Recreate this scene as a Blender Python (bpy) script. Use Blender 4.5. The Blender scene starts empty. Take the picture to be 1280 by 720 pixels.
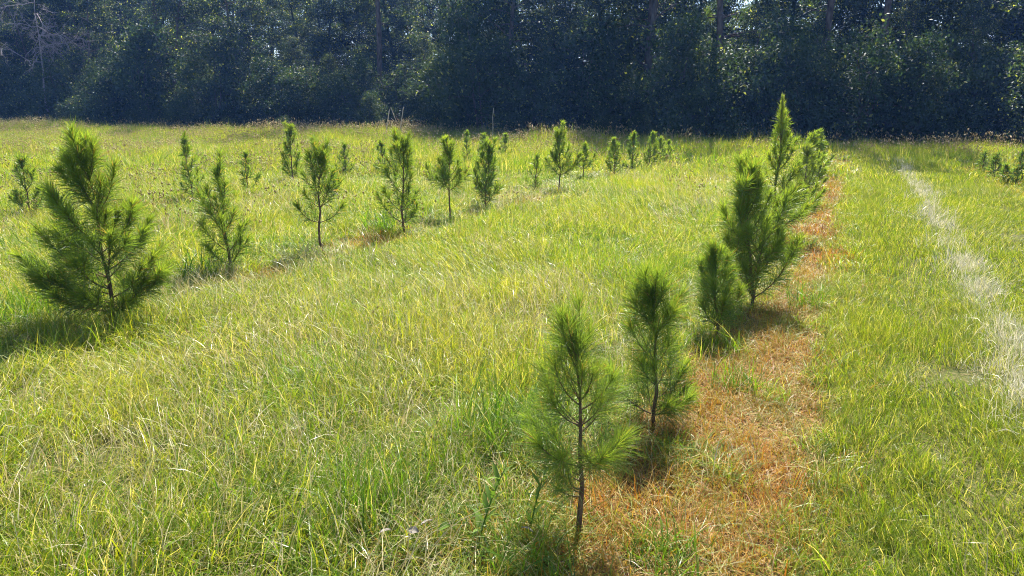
import bpy, math, random
import numpy as np
from mathutils import Vector, Matrix

R = math.radians
sc = bpy.context.scene
COL = sc.collection

# ------------------------------------------------------------------ camera
# x runs across the planting rows, y along them, the camera stands at 0,0
CAM_H, YAW, PITCH = 1.70, 24.2, 13.8
cam_d = bpy.data.cameras.new('camera')
cam_d.sensor_width = 36.0
cam_d.lens = 26.7
cam_d.clip_start = 0.05
cam_d.clip_end = 2000.0
cam = bpy.data.objects.new('camera', cam_d)
COL.objects.link(cam)
cam.location = (0, 0, CAM_H)
cam.rotation_euler = (R(90 - PITCH), 0, R(YAW))
sc.camera = cam

# ------------------------------------------------------------------ sky, sun, exposure
SUN_EL, SUN_AZ = 52.0, -10.0           # azimuth from +y towards +x
world = bpy.data.worlds.new('World')
sc.world = world
world.use_nodes = True
wn = world.node_tree.nodes
bgn = wn['Background']
sky = wn.new('ShaderNodeTexSky')
sky.sky_type = 'NISHITA'
sky.sun_disc = False
sky.sun_elevation = R(SUN_EL)
sky.sun_rotation = R(SUN_AZ)
sky.ozone_density = 3.0
sky.dust_density = .5
world.node_tree.links.new(sky.outputs[0], bgn.inputs[0])
bgn.inputs[1].default_value = 0.09
sl = bpy.data.lights.new('sun', 'SUN')
sl.energy = 5.0
sl.angle = R(0.5)
sl.color = (1.0, 0.94, 0.84)
sun = bpy.data.objects.new('sun', sl)
COL.objects.link(sun)
sv = Vector((math.sin(R(SUN_AZ)) * math.cos(R(SUN_EL)), math.cos(R(SUN_AZ)) * math.cos(R(SUN_EL)), math.sin(R(SUN_EL))))
sun.rotation_euler = sv.to_track_quat('Z', 'Y').to_euler()
sun.location = sv * 60
vs = sc.view_settings
vs.view_transform = 'Standard'
vs.look = 'None'
vs.exposure = 1.58
vs.gamma = 1.0
vs.use_curve_mapping = False
sc.cycles.max_bounces = 6
sc.cycles.diffuse_bounces = 3
sc.cycles.transmission_bounces = 4
sc.cycles.glossy_bounces = 2
sc.cycles.transparent_max_bounces = 4
sc.cycles.volume_bounces = 0
sc.cycles.use_denoising = True
sc.cycles.denoising_prefilter = 'NONE'
sc.cycles.pixel_filter_type = 'BLACKMAN_HARRIS'
sc.cycles.filter_width = 1.0
sc.cycles.use_light_tree = False

# ------------------------------------------------------------------ helpers
def tag(o, label=None, cat=None, group=None, kind=None):
    if label: o['label'] = label
    if cat: o['category'] = cat
    if group: o['group'] = group
    if kind: o['kind'] = kind
    return o

def hashn(ix, iy, seed):
    n = (ix.astype(np.int64) * 374761393 + iy.astype(np.int64) * 668265263 + seed * 1442695041) & 0x7fffffff
    n = ((n ^ (n >> 13)) * 1274126177) & 0x7fffffff
    return ((n ^ (n >> 16)) & 0xffff) / 65535.0

def vnoise(x, y, seed=0):
    x = np.asarray(x, float); y = np.asarray(y, float)
    x0 = np.floor(x); y0 = np.floor(y)
    fx = x - x0; fy = y - y0
    fx = fx * fx * (3 - 2 * fx); fy = fy * fy * (3 - 2 * fy)
    a = hashn(x0, y0, seed); b = hashn(x0 + 1, y0, seed)
    c = hashn(x0, y0 + 1, seed); d = hashn(x0 + 1, y0 + 1, seed)
    return (a * (1 - fx) + b * fx) * (1 - fy) + (c * (1 - fx) + d * fx) * fy

def fbm(x, y, seed=0):
    return (vnoise(x, y, seed) * .55 + vnoise(x * 2.1, y * 2.1, seed + 7) * .3 + vnoise(x * 4.3, y * 4.3, seed + 13) * .15)

def gz(x, y):
    """height of the ground"""
    x = np.asarray(x, float); y = np.asarray(y, float)
    k = np.clip((np.hypot(x + 1, y - 4) - 4) / 12, .25, 1)
    return k * ((vnoise(x * .33, y * .33, 3) - .5) * .08 + (vnoise(x * .06 + 5, y * .06, 4) - .5) * .10)

def mesh_np(name, verts, faces_flat, nper, mat=None, attrs=None, smooth=False):
    """verts Nx3, faces_flat concatenated loop indices, nper loops per face (int or array)"""
    me = bpy.data.meshes.new(name)
    verts = np.asarray(verts, np.float32)
    ff = np.asarray(faces_flat, np.int32).ravel()
    if np.isscalar(nper):
        tot = np.full(len(ff) // nper, nper, np.int32)
    else:
        tot = np.asarray(nper, np.int32)
    start = np.concatenate([[0], np.cumsum(tot)[:-1]]).astype(np.int32)
    me.vertices.add(len(verts)); me.vertices.foreach_set('co', verts.ravel())
    me.loops.add(len(ff)); me.loops.foreach_set('vertex_index', ff)
    me.polygons.add(len(tot)); me.polygons.foreach_set('loop_start', start)
    if smooth:
        me.polygons.foreach_set('use_smooth', np.ones(len(tot), bool))
    for k, v in (attrs or {}).items():
        a = me.attributes.new(k, 'FLOAT', 'POINT')
        a.data.foreach_set('value', np.asarray(v, np.float32))
    if mat: me.materials.append(mat)
    me.update(calc_edges=True)
    return me

def obj(name, me, parent=None, loc=None, link=True):
    o = bpy.data.objects.new(name, me)
    if link: COL.objects.link(o)
    if parent: o.parent = parent
    if loc is not None: o.location = loc
    return o

class Buf:
    """collects pieces of one mesh"""
    def __init__(s): s.v = []; s.f = []; s.n = []; s.a = {}; s.c = 0
    def add(s, v, f, nper, **attrs):
        v = np.asarray(v, float).reshape(-1, 3); f = np.asarray(f).ravel()
        s.v.append(v); s.f.append(f + s.c); s.n.append(np.full(len(f) // nper, nper)); s.c += len(v)
        for k, a in attrs.items():
            s.a.setdefault(k, []).append(np.broadcast_to(np.asarray(a, float), (len(v),)))
    def mesh(s, name, mat, smooth=False):
        return mesh_np(name, np.concatenate(s.v), np.concatenate(s.f), np.concatenate(s.n), mat,
                       {k: np.concatenate(a) for k, a in s.a.items()}, smooth)

def norm(v):
    return v / np.maximum(np.linalg.norm(v, axis=-1, keepdims=True), 1e-9)

def tube(buf, pts, radii, sides=6, cap=True):
    pts = np.asarray(pts, float); n = len(pts)
    t = norm(np.gradient(pts, axis=0))
    ref = np.array([0., 0, 1]) if abs(t[0, 2]) < .9 else np.array([1., 0, 0])
    a = norm(np.cross(t, ref)); b = np.cross(t, a)
    ang = np.linspace(0, 2 * np.pi, sides, endpoint=False)
    r = np.asarray(radii, float)[:, None, None]
    v = pts[:, None, :] + r * (np.cos(ang)[None, :, None] * a[:, None, :] + np.sin(ang)[None, :, None] * b[:, None, :])
    i = np.arange(n - 1)[:, None] * sides; j = np.arange(sides)[None, :]; k = (j + 1) % sides
    f = np.stack([i + j, i + k, i + sides + k, i + sides + j], -1)
    c0 = buf.c
    buf.add(v, f, 4)
    if cap:
        buf.f.append(np.arange(sides) + c0 + (n - 1) * sides); buf.n.append(np.array([sides]))

def bezier(p0, p1, p2, n):
    t = np.linspace(0, 1, n)[:, None]
    return (1 - t) ** 2 * p0 + 2 * t * (1 - t) * p1 + t * t * p2

# ------------------------------------------------------------------ materials
def ramp(nt, stops):
    n = nt.nodes.new('ShaderNodeValToRGB')
    e = n.color_ramp.elements
    while len(e) > 1: e.remove(e[-1])
    e[0].position = stops[0][0]; e[0].color = (*stops[0][1], 1)
    for p, c in stops[1:]:
        x = e.new(p); x.color = (*c, 1)
    return n

def math_node(nt, op, a, b=None, c=None):
    n = nt.nodes.new('ShaderNodeMath'); n.operation = op
    for i, v in enumerate((a, b, c)):
        if v is None: continue
        if isinstance(v, (int, float)): n.inputs[i].default_value = v
        else: nt.links.new(v, n.inputs[i])
    return n.outputs[0]

def leaf_mat(name, stops, inst=0.0, patch=0.0, patch_scale=.35, translucent=.4, tr_tint=(1.0, 1.05, .55), rough=.5, spec=.35, objrand=0.0, tipstops=None, dry=None, dry_glint_frac=.15):
    """colour from a per-blade random number, a per-clump tint, world-space patches"""
    m = bpy.data.materials.new(name); m.use_nodes = True
    nt = m.node_tree; N = nt.nodes; L = nt.links
    N.clear()
    out = N.new('ShaderNodeOutputMaterial')
    at = N.new('ShaderNodeAttribute'); at.attribute_name = 'rnd'
    w0 = 1 - inst - patch - objrand
    fac = math_node(nt, 'MULTIPLY', at.outputs['Fac'], w0)
    if inst:
        ai = N.new('ShaderNodeAttribute'); ai.attribute_type = 'INSTANCER'; ai.attribute_name = 'tint'
        fac = math_node(nt, 'MULTIPLY_ADD', ai.outputs['Fac'], inst, fac)
    if objrand:
        oi = N.new('ShaderNodeObjectInfo')
        fac = math_node(nt, 'MULTIPLY_ADD', oi.outputs['Random'], objrand, fac)
    if patch:
        ge = N.new('ShaderNodeNewGeometry')
        no = N.new('ShaderNodeTexNoise'); no.inputs['Scale'].default_value = patch_scale; no.inputs['Detail'].default_value = 3
        L.new(ge.outputs['Position'], no.inputs['Vector'])
        st = math_node(nt, 'MULTIPLY_ADD', no.outputs['Fac'], 2.2, -.6)
        fac = math_node(nt, 'MULTIPLY_ADD', st, patch, fac)
    rp = ramp(nt, stops); L.new(fac, rp.inputs[0])
    colr = rp.outputs[0]
    if dry:     # some blades are dead; on wood leaves, sunlit glints painted as colour
        mk = N.new('ShaderNodeMix'); mk.data_type = 'RGBA'
        L.new(math_node(nt, 'GREATER_THAN', math_node(nt, 'FRACT', math_node(nt, 'MULTIPLY', at.outputs['Fac'], 37.0)), 1 - dry_glint_frac), mk.inputs[0])
        L.new(colr, mk.inputs[6]); mk.inputs[7].default_value = (*dry, 1); colr = mk.outputs[2]
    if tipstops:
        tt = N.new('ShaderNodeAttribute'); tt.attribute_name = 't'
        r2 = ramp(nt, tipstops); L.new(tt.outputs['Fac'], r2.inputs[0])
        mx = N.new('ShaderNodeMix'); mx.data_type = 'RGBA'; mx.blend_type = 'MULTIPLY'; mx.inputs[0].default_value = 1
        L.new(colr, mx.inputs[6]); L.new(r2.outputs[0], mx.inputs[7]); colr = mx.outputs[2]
    pb = N.new('ShaderNodeBsdfPrincipled')
    pb.inputs['Roughness'].default_value = rough
    pb.inputs['Specular IOR Level'].default_value = spec
    L.new(colr, pb.inputs['Base Color'])
    tr = N.new('ShaderNodeBsdfTranslucent')
    mu = N.new('ShaderNodeMix'); mu.data_type = 'RGBA'; mu.blend_type = 'MULTIPLY'; mu.inputs[0].default_value = 1
    mu.inputs[7].default_value = (*tr_tint, 1)
    L.new(colr, mu.inputs[6]); L.new(mu.outputs[2], tr.inputs[0])
    ms = N.new('ShaderNodeMixShader'); ms.inputs[0].default_value = translucent
    L.new(pb.outputs[0], ms.inputs[1]); L.new(tr.outputs[0], ms.inputs[2]); L.new(ms.outputs[0], out.inputs[0])
    return m

def bark_mat(name, c0, c1, scale=14, bump=.6):
    m = bpy.data.materials.new(name); m.use_nodes = True
    nt = m.node_tree; N = nt.nodes; L = nt.links
    pb = N['Principled BSDF']; pb.inputs['Roughness'].default_value = .9; pb.inputs['Specular IOR Level'].default_value = .15
    tc = N.new('ShaderNodeTexCoord')
    mp = N.new('ShaderNodeMapping'); mp.inputs['Scale'].default_value = (1, 1, .35)
    no = N.new('ShaderNodeTexNoise'); no.inputs['Scale'].default_value = scale; no.inputs['Detail'].default_value = 5
    L.new(tc.outputs['Object'], mp.inputs[0]); L.new(mp.outputs[0], no.inputs['Vector'])
    rp = ramp(nt, [(.3, c0), (.7, c1)]); L.new(no.outputs['Fac'], rp.inputs[0]); L.new(rp.outputs[0], pb.inputs['Base Color'])
    bp = N.new('ShaderNodeBump'); bp.inputs['Strength'].default_value = bump; bp.inputs['Distance'].default_value = .02
    L.new(no.outputs['Fac'], bp.inputs['Height']); L.new(bp.outputs[0], pb.inputs['Normal'])
    return m

M = {}
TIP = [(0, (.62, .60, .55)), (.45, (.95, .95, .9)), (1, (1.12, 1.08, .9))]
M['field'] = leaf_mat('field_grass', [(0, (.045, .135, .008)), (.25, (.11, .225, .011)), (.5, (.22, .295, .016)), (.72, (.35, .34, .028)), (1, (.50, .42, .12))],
                      inst=.16, patch=.28, patch_scale=.6, translucent=.56, tr_tint=(1.2, 1.22, .45), rough=.42, spec=.5, tipstops=TIP, dry=(.56, .48, .22), dry_glint_frac=.125)
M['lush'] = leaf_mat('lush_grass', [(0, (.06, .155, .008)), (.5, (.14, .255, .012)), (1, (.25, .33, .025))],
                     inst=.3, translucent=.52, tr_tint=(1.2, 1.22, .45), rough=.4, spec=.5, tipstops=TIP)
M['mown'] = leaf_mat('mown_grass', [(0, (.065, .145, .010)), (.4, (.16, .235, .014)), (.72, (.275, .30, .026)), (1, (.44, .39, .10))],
                     inst=.15, patch=.2, patch_scale=.8, translucent=.54, tr_tint=(1.2, 1.22, .45), rough=.42, spec=.5, tipstops=TIP, dry=(.52, .45, .20), dry_glint_frac=.13)
M['dead'] = leaf_mat('dead_grass', [(0, (.13, .042, .016)), (.18, (.29, .105, .020)), (.34, (.42, .200, .026)), (.48, (.44, .285, .032)), (.60, (.27, .27, .024)), (.70, (.13, .21, .016)), (.80, (.30, .26, .03)), (.9, (.24, .16, .09)), (1, (.44, .34, .20))],
                     inst=.2, patch=.25, patch_scale=1.6, translucent=.42, tr_tint=(1.1, .98, .5), rough=.5, spec=.4, dry=(.50, .38, .22), dry_glint_frac=.06)
M['straw'] = leaf_mat('straw', [(0, (.32, .25, .11)), (.5, (.50, .43, .22)), (1, (.64, .58, .40))],
                      inst=.3, translucent=.4, tr_tint=(1, .95, .75), rough=.35, spec=.6)
M['pale'] = leaf_mat('bleached_straw', [(0, (.40, .36, .20)), (.5, (.60, .56, .42)), (1, (.72, .70, .60))],
                     inst=.3, translucent=.4, tr_tint=(1, .98, .85), rough=.35, spec=.6)
M['stalk'] = leaf_mat('seed_stalk', [(0, (.20, .135, .05)), (.5, (.34, .26, .10)), (1, (.46, .38, .18))],
                      inst=.4, translucent=.4, tr_tint=(1, .9, .6), rough=.5, spec=.3)
M['needle'] = leaf_mat('pine_needles', [(0, (.05, .10, .034)), (.4, (.115, .18, .045)), (.75, (.20, .265, .05)), (1, (.29, .33, .06))],
                       objrand=.12, translucent=.6, tr_tint=(1.35, 1.4, .45), rough=.4, spec=.45, dry=(.30, .19, .07), dry_glint_frac=.05)
M['needle_new'] = leaf_mat('new_pine_needles', [(0, (.12, .18, .035)), (.5, (.21, .27, .05)), (1, (.32, .35, .08))],
                           objrand=.12, translucent=.5, tr_tint=(1.15, 1.2, .45), rough=.36, spec=.5)
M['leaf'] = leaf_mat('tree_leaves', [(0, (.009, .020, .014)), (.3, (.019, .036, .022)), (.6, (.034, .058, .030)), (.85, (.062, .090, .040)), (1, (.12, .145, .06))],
                     objrand=.35, translucent=.5, tr_tint=(1.5, 1.5, .5), rough=.5, spec=.3, dry=(.34, .36, .08), dry_glint_frac=.06)  # dry colour here paints sunlit glints onto scattered leaves
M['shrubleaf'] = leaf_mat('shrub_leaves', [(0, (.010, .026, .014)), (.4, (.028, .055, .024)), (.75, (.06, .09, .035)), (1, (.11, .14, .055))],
                          objrand=.35, translucent=.45, tr_tint=(1.3, 1.3, .5), rough=.55, spec=.28, dry=(.26, .28, .08), dry_glint_frac=.04)  # a few leaves coloured bright to stand for sunlit specks
M['weed'] = leaf_mat('weed_leaves', [(0, (.10, .19, .025)), (1, (.20, .28, .04))], translucent=.4, rough=.45)
M['deadleaf'] = leaf_mat('dry_leaves', [(0, (.13, .11, .085)), (1, (.30, .27, .22))], translucent=.2, tr_tint=(1, .95, .8), rough=.6)
M['bark'] = bark_mat('sapling_bark', (.07, .042, .026), (.20, .125, .075), 60)
M['twig'] = bark_mat('twig_bark', (.09, .06, .03), (.22, .15, .08), 60)
M['pinebark'] = bark_mat('pine_bark', (.04, .03, .026), (.14, .105, .085), 9, 1.0)
M['treebark'] = bark_mat('tree_bark', (.05, .042, .036), (.15, .125, .105), 8, .8)
M['drystalk'] = bark_mat('dry_stalk', (.42, .33, .18), (.62, .52, .34), 30)
M['deadwood'] = bark_mat('dead_wood', (.20, .165, .16), (.38, .33, .33), 20)

# ground: thatch, dead strips along the rows, leaf litter under the wood
def ground_mat():
    m = bpy.data.materials.new('ground_thatch'); m.use_nodes = True
    nt = m.node_tree; N = nt.nodes; L = nt.links
    pb = N['Principled BSDF']; pb.inputs['Roughness'].default_value = .95; pb.inputs['Specular IOR Level'].default_value = .1
    ge = N.new('ShaderNodeNewGeometry')
    sp = N.new('ShaderNodeSeparateXYZ'); L.new(ge.outputs['Position'], sp.inputs[0])
    n1 = N.new('ShaderNodeTexNoise'); n1.inputs['Scale'].default_value = 35; n1.inputs['Detail'].default_value = 6
    n2 = N.new('ShaderNodeTexNoise'); n2.inputs['Scale'].default_value = 1.4; n2.inputs['Detail'].default_value = 4
    L.new(ge.outputs['Position'], n1.inputs['Vector']); L.new(ge.outputs['Position'], n2.inputs['Vector'])
    th = ramp(nt, [(.3, (.045, .06, .014)), (.5, (.085, .09, .025)), (.7, (.17, .14, .06))]); L.new(n1.outputs['Fac'], th.inputs[0])
    de = ramp(nt, [(.3, (.07, .034, .014)), (.5, (.15, .08, .024)), (.7, (.25, .17, .07))]); L.new(n1.outputs['Fac'], de.inputs[0])
    li = ramp(nt, [(.3, (.035, .025, .016)), (.7, (.10, .065, .035))]); L.new(n1.outputs['Fac'], li.inputs[0])
    mask = None
    for cx, hw in ((-.52, .50), (3.0, .5)):
        d = math_node(nt, 'ABSOLUTE', math_node(nt, 'SUBTRACT', sp.outputs[0], cx))
        d = math_node(nt, 'MULTIPLY_ADD', n2.outputs['Fac'], .5, math_node(nt, 'SUBTRACT', d, .25))
        k = math_node(nt, 'LESS_THAN', d, hw)
        mask = k if mask is None else math_node(nt, 'MAXIMUM', mask, k)
    mx = N.new('ShaderNodeMix'); mx.data_type = 'RGBA'
    L.new(mask, mx.inputs[0]); L.new(th.outputs[0], mx.inputs[6]); L.new(de.outputs[0], mx.inputs[7])
    k = math_node(nt, 'GREATER_THAN', math_node(nt, 'MULTIPLY_ADD', n2.outputs['Fac'], 3, sp.outputs[1]), 36.0)
    m2 = N.new('ShaderNodeMix'); m2.data_type = 'RGBA'
    L.new(k, m2.inputs[0]); L.new(mx.outputs[2], m2.inputs[6]); L.new(li.outputs[0], m2.inputs[7])
    L.new(m2.outputs[2], pb.inputs['Base Color'])
    bp = N.new('ShaderNodeBump'); bp.inputs['Strength'].default_value = .8; bp.inputs['Distance'].default_value = .03
    L.new(n1.outputs['Fac'], bp.inputs['Height']); L.new(bp.outputs[0], pb.inputs['Normal'])
    return m

# ------------------------------------------------------------------ ground
def build_ground():
    s = np.linspace(-1, 1, 241)
    g = np.sinh(s * 5.2) / math.sinh(5.2) * 600
    X, Y = np.meshgrid(g - 3, g + 8, indexing='xy')
    Z = gz(X, Y)
    n = len(g)
    v = np.stack([X, Y, Z], -1).reshape(-1, 3)
    i = np.arange(n - 1)[:, None] * n + np.arange(n - 1)[None, :]
    f = np.stack([i, i + 1, i + n + 1, i + n], -1)
    o = obj('ground', mesh_np('ground', v, f, 4, ground_mat(), smooth=True))
    tag(o, kind='structure')
build_ground()

# ------------------------------------------------------------------ forest
def leaf_cloud(rng, centres, sig, per, size, flat=.75, long=1.9, up=.6):
    """little folded leaves scattered round the twig ends"""
    n = len(centres) * per
    c = np.repeat(np.asarray(centres), per, 0) + rng.normal(0, 1, (n, 3)) * np.array([sig, sig, sig * flat])
    d = norm(rng.normal(0, 1, (n, 3)) + np.array([0, 0, -.35]))
    nrm = rng.normal(0, 1, (n, 3)) + np.array([0, 0, up * 2])
    w = norm(np.cross(d, nrm)); nn = norm(np.cross(w, d))
    L = (size * rng.uniform(.6, 1.3, n))[:, None]; W = L / long
    a = c; b = c + d * L * .45 + w * W * .5 + nn * L * .08; e = c + d * L * .45 - w * W * .5 + nn * L * .08; t = c + d * L
    v = np.stack([a, b, t, e], 1).reshape(-1, 3)
    i = np.arange(n)[:, None] * 4
    f = np.concatenate([i, i + 1, i + 2, i, i + 2, i + 3], 1)
    clump = np.repeat(rng.uniform(0, 1, len(centres)), per)
    rnd = np.repeat(np.clip(clump * .6 + rng.uniform(0, .4, n), 0, 1), 4)
    return v, f, rnd

def grow_tree(seed, H, spread, low, nlimb, per, size, trunk_r, twigs=7, sig=.27, droop=.25, prof=None, multi=1, mat='leaf'):
    rng = np.random.default_rng(seed)
    wood = Buf(); centres = []
    for s in range(multi):
        lean = rng.normal(0, .05 if multi == 1 else .25, 2)
        k = 9
        zz = np.linspace(-.15, H * (1 if s == 0 else rng.uniform(.6, .95)), k)
        wob = np.cumsum(rng.normal(0, H * .012, (k, 2)), 0); wob[0] = 0
        base = np.zeros(2) if multi == 1 else rng.normal(0, .15, 2)
        tr = np.column_stack([base + wob + lean * zz[:, None] * (.6 if multi > 1 else 1), zz])
        tube(wood, tr, trunk_r / (1 if s == 0 else 1.4) * (1 - .85 * np.linspace(0, 1, k) ** .9), 8)
        nl = nlimb // multi
        for i in range(nl):
            q = low + (1 - low) * ((i + rng.uniform(.1, .9)) / nl)
            p0 = np.array([np.interp(q, np.linspace(0, 1, k), tr[:, j]) for j in range(3)])
            az = i * 2.39996 + rng.uniform(-.5, .5) + s
            pf = prof(q) if prof else math.sin(math.pi * min(1, .22 + .78 * q)) ** .6
            ln = spread * pf * rng.uniform(.6, 1.1)
            el = R(rng.uniform(10, 45))
            dr = np.array([math.cos(az), math.sin(az), 0])
            p1 = p0 + dr * ln * .5 + np.array([0, 0, math.tan(el) * ln * .45])
            p2 = p0 + dr * ln + np.array([0, 0, math.tan(el) * ln * .5 - droop * ln * rng.uniform(.2, 1.4)])
            p2[2] = max(p2[2], .25)
            path = bezier(p0, p1, p2, 6)
            r0 = trunk_r * .32 * (1 - .6 * q)
            tube(wood, path, r0 * (1 - .85 * np.linspace(0, 1, 6)) + .004, 5)
            for j in range(twigs):
                t = .25 + .75 * (j + rng.uniform(0, 1)) / twigs
                b0 = np.array([np.interp(t, np.linspace(0, 1, 6), path[:, m]) for m in range(3)])
                tl = rng.uniform(.3, .9) * (.5 + .25 * spread / 3)
                td = norm(np.array([math.cos(az), math.sin(az), .2]) + rng.normal(0, .8, 3))
                b2 = b0 + td * tl + np.array([0, 0, -.15 * tl]); b2[2] = max(b2[2], .15)
                tube(wood, np.stack([b0, (b0 + b2) / 2 + [0, 0, .04], b2]), [.012, .008, .004], 4, False)
                centres.append(b2); centres.append((b0 + b2) / 2)
    v, f, rnd = leaf_cloud(rng, centres, sig, per, size)
    v[:, 2] = np.maximum(v[:, 2], .02)
    leaves = mesh_np('crown', v, f, 3, M[mat], {'rnd': rnd})
    return wood.mesh('trunk', M['treebark'], True), leaves

def grow_pine(seed, H, clear, nlimb, lowlimbs=0):
    rng = np.random.default_rng(seed)
    wood = Buf(); nb = Buf(); k = 12
    zz = np.linspace(-.2, H, k)
    wob = np.cumsum(rng.normal(0, .05, (k, 2)), 0); wob[0] = 0
    tr = np.column_stack([wob, zz])
    tube(wood, tr, .19 * (1 - .88 * np.linspace(0, 1, k)), 10)
    spec = [(clear + (1 - clear) * ((i + rng.uniform()) / nlimb), 2.6, i * 2.4) for i in range(nlimb)]
    spec += [(rng.uniform(.13, .33), rng.uniform(2.6, 4.4), -1.57 + rng.normal(0, .9)) for i in range(lowlimbs)]
    C = []
    for q, sp, az in spec:
        p0 = np.array([np.interp(q, np.linspace(0, 1, k), tr[:, j]) for j in range(3)])
        ln = sp * (1.25 - q if q > clear else 1) * rng.uniform(.7, 1.1)
        az += rng.uniform(-.4, .4)
        dr = np.array([math.cos(az), math.sin(az), 0])
        path = bezier(p0, p0 + dr * ln * .5 + [0, 0, ln * .12], p0 + dr * ln + [0, 0, ln * rng.uniform(-.25, .25)], 6)
        tube(wood, path, .045 * (1 - .8 * np.linspace(0, 1, 6)), 5)
        for j in range(12):
            t = .3 + .7 * (j + rng.uniform()) / 12
            b0 = np.array([np.interp(t, np.linspace(0, 1, 6), path[:, m]) for m in range(3)])
            b2 = b0 + norm(dr * .8 + rng.normal(0, .7, 3)) * rng.uniform(.25, .6)
            tube(wood, np.stack([b0, (b0 + b2) / 2, b2]), [.01, .007, .004], 4, False)
            C.append(b2)
    # snags of dead limbs low on the bole
    for i in range(9):
        q = rng.uniform(.08, clear)
        p0 = np.array([np.interp(q, np.linspace(0, 1, k), tr[:, j]) for j in range(3)])
        az = rng.uniform(0, 6.28); ln = rng.uniform(.4, 1.8)
        tube(wood, bezier(p0, p0 + [math.cos(az) * ln * .5, math.sin(az) * ln * .5, .05], p0 + [math.cos(az) * ln, math.sin(az) * ln, rng.uniform(-.3, .3)], 4), [.03, .02, .014, .006], 4)
    C = np.array(C); per = 60; n = len(C) * per
    c = np.repeat(C, per, 0) + rng.normal(0, .05, (n, 3))
    d = norm(rng.normal(0, 1, (n, 3)) + [0, 0, .25]); L = rng.uniform(.15, .24, n)[:, None]
    w = norm(np.cross(d, rng.normal(0, 1, (n, 3)))) * .006
    v = np.stack([c - w, c + w, c + d * L], 1).reshape(-1, 3)
    return wood.mesh('trunk', M['pinebark'], True), mesh_np('crown', v, np.arange(n * 3), 3, M['needle'], {'rnd': np.repeat(rng.uniform(.2, .9, n), 3)})

def grow_dead(seed, H, spread):
    rng = np.random.default_rng(seed); wood = Buf()
    br = Buf()
    k = 8; zz = np.linspace(-.1, H, k); wob = np.cumsum(rng.normal(0, .09, (k, 2)), 0); wob[0] = 0
    tr = np.column_stack([wob, zz]); tube(wood, tr, .09 * (1 - .85 * np.linspace(0, 1, k)), 7)
    def limb(p0, d, ln, r, depth):
        n = 6; pts = [p0]; dd = d
        for i in range(n):
            dd = norm(dd + rng.normal(0, .22, 3) + [0, 0, -.02]); pts.append(pts[-1] + dd * ln / n)
        pts = np.array(pts); tube(br, pts, r * (1 - .8 * np.linspace(0, 1, n + 1)) + .003, 5)
        if depth < 3:
            for j in range(5 if depth < 2 else 4):
                t = rng.integers(1, n + 1)
                limb(pts[t], norm(dd + rng.normal(0, .75, 3)), ln * rng.uniform(.35, .6), r * .5, depth + 1)
    for i in range(11):
        q = rng.uniform(.35, 1); p0 = np.array([np.interp(q, np.linspace(0, 1, k), tr[:, j]) for j in range(3)])
        az = i * 2.4 + rng.uniform(-.4, .4)
        limb(p0, norm(np.array([math.cos(az), math.sin(az) - .5, rng.uniform(-.25, .35)])), spread * rng.uniform(.6, 1.1), .03, 0)
    return wood.mesh('trunk', M['deadwood'], True), br.mesh('branches', M['deadwood'], True)

BROAD = [grow_tree(11 + i, H, sp, low, 44, 42, sz, .17, prof=None) for i, (H, sp, low, sz) in
         enumerate([(15, 3.4, .04, .155), (17.5, 3.8, .03, .17), (13, 3.2, .04, .145), (16, 3.6, .06, .16)])]
SHRUB = [grow_tree(41 + i, H, sp, .08, 26, 46, sz, .05, twigs=6, sig=.24, droop=.5, multi=3, mat='shrubleaf') for i, (H, sp, sz) in
         enumerate([(3.0, 1.7, .11), (4.2, 1.9, .13), (2.2, 1.6, .10)])]
PINES = [grow_pine(61, 21, .45, 34, 0), grow_pine(62, 23, .5, 32, 0), grow_pine(63, 20, .42, 34, 9)]
DEAD = grow_dead(71, 8.5, 3.0)

def place(kind, name, x, y, rz, s, label, cat, group=None, names=('trunk', 'crown')):
    e = bpy.data.objects.new(name, None); COL.objects.link(e)
    e.location = (x, y, float(gz(x, y)) - .03); e.rotation_euler = (0, 0, rz); e.scale = (s, s, s)
    e.empty_display_size = .3
    tag(e, label, cat, group)
    for me, nm in zip(kind, names):
        obj(nm, me, e)
    return e

def edge_y(x):
    return 35.2 + 1.2 * math.sin(x * .21) + .6 * math.sin(x * .53 + 1)

# places where the canopy is open and the sun reaches the leaves of the edge
GAPS = (-46.0, -37.0, -29.5, -22.0, -14.5, -6.4, -.2, 6.5)
def in_gap(x, y, hw):
    c = [g - (y - 36) * math.tan(R(-SUN_AZ)) for g in GAPS]
    return min(abs(x - g) for g in c) < hw

def picture_x(x, y):
    """where a spot on the ground lies across the photograph, 0 to 1280"""
    a = math.atan2(x, y) + R(YAW)
    return 640 + 978 * math.tan(a)

LANDMARKS = [(4, 'the left picture edge'), (70, 'the big pine\'s low left limb'), (38, 'the pine at the left edge'), (122, 'the large bushy pine'), (180, 'the gap beside the bushy pine'), (240, 'the slim back-row pine'), (285, 'the narrow upright pine'),
             (366, 'the yellow-tipped back-row pine'), (407, 'the open third pine'), (455, 'the gap before the fourth pine'), (482, 'the bent dry stalk'), (510, 'the fourth left-row pine'), (560, 'the fifth left-row pine'),
             (607, 'the fan-shaped pine'), (650, 'the gap after the fan-shaped pine'), (697, 'the pointed far-left-row pine'), (730, 'the small pine by the pointed one'), (768, 'the round headed pine'),
             (800, 'the left row\'s last dark pines'), (835, 'the end of the left row'), (870, 'the gap between the two rows'), (905, 'the small bare-leader pine'), (943, 'the dense bushy pine'),
             (976, 'the tallest spired pine'), (1020, 'the clump behind the spired pine'), (1065, 'the mown lane\'s near side'), (1110, 'the far end of the straw streak'), (1165, 'the empty lane right of the streak'),
             (1235, 'the small pines at right'), (1270, 'the right picture edge')]
USED = set()
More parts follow.
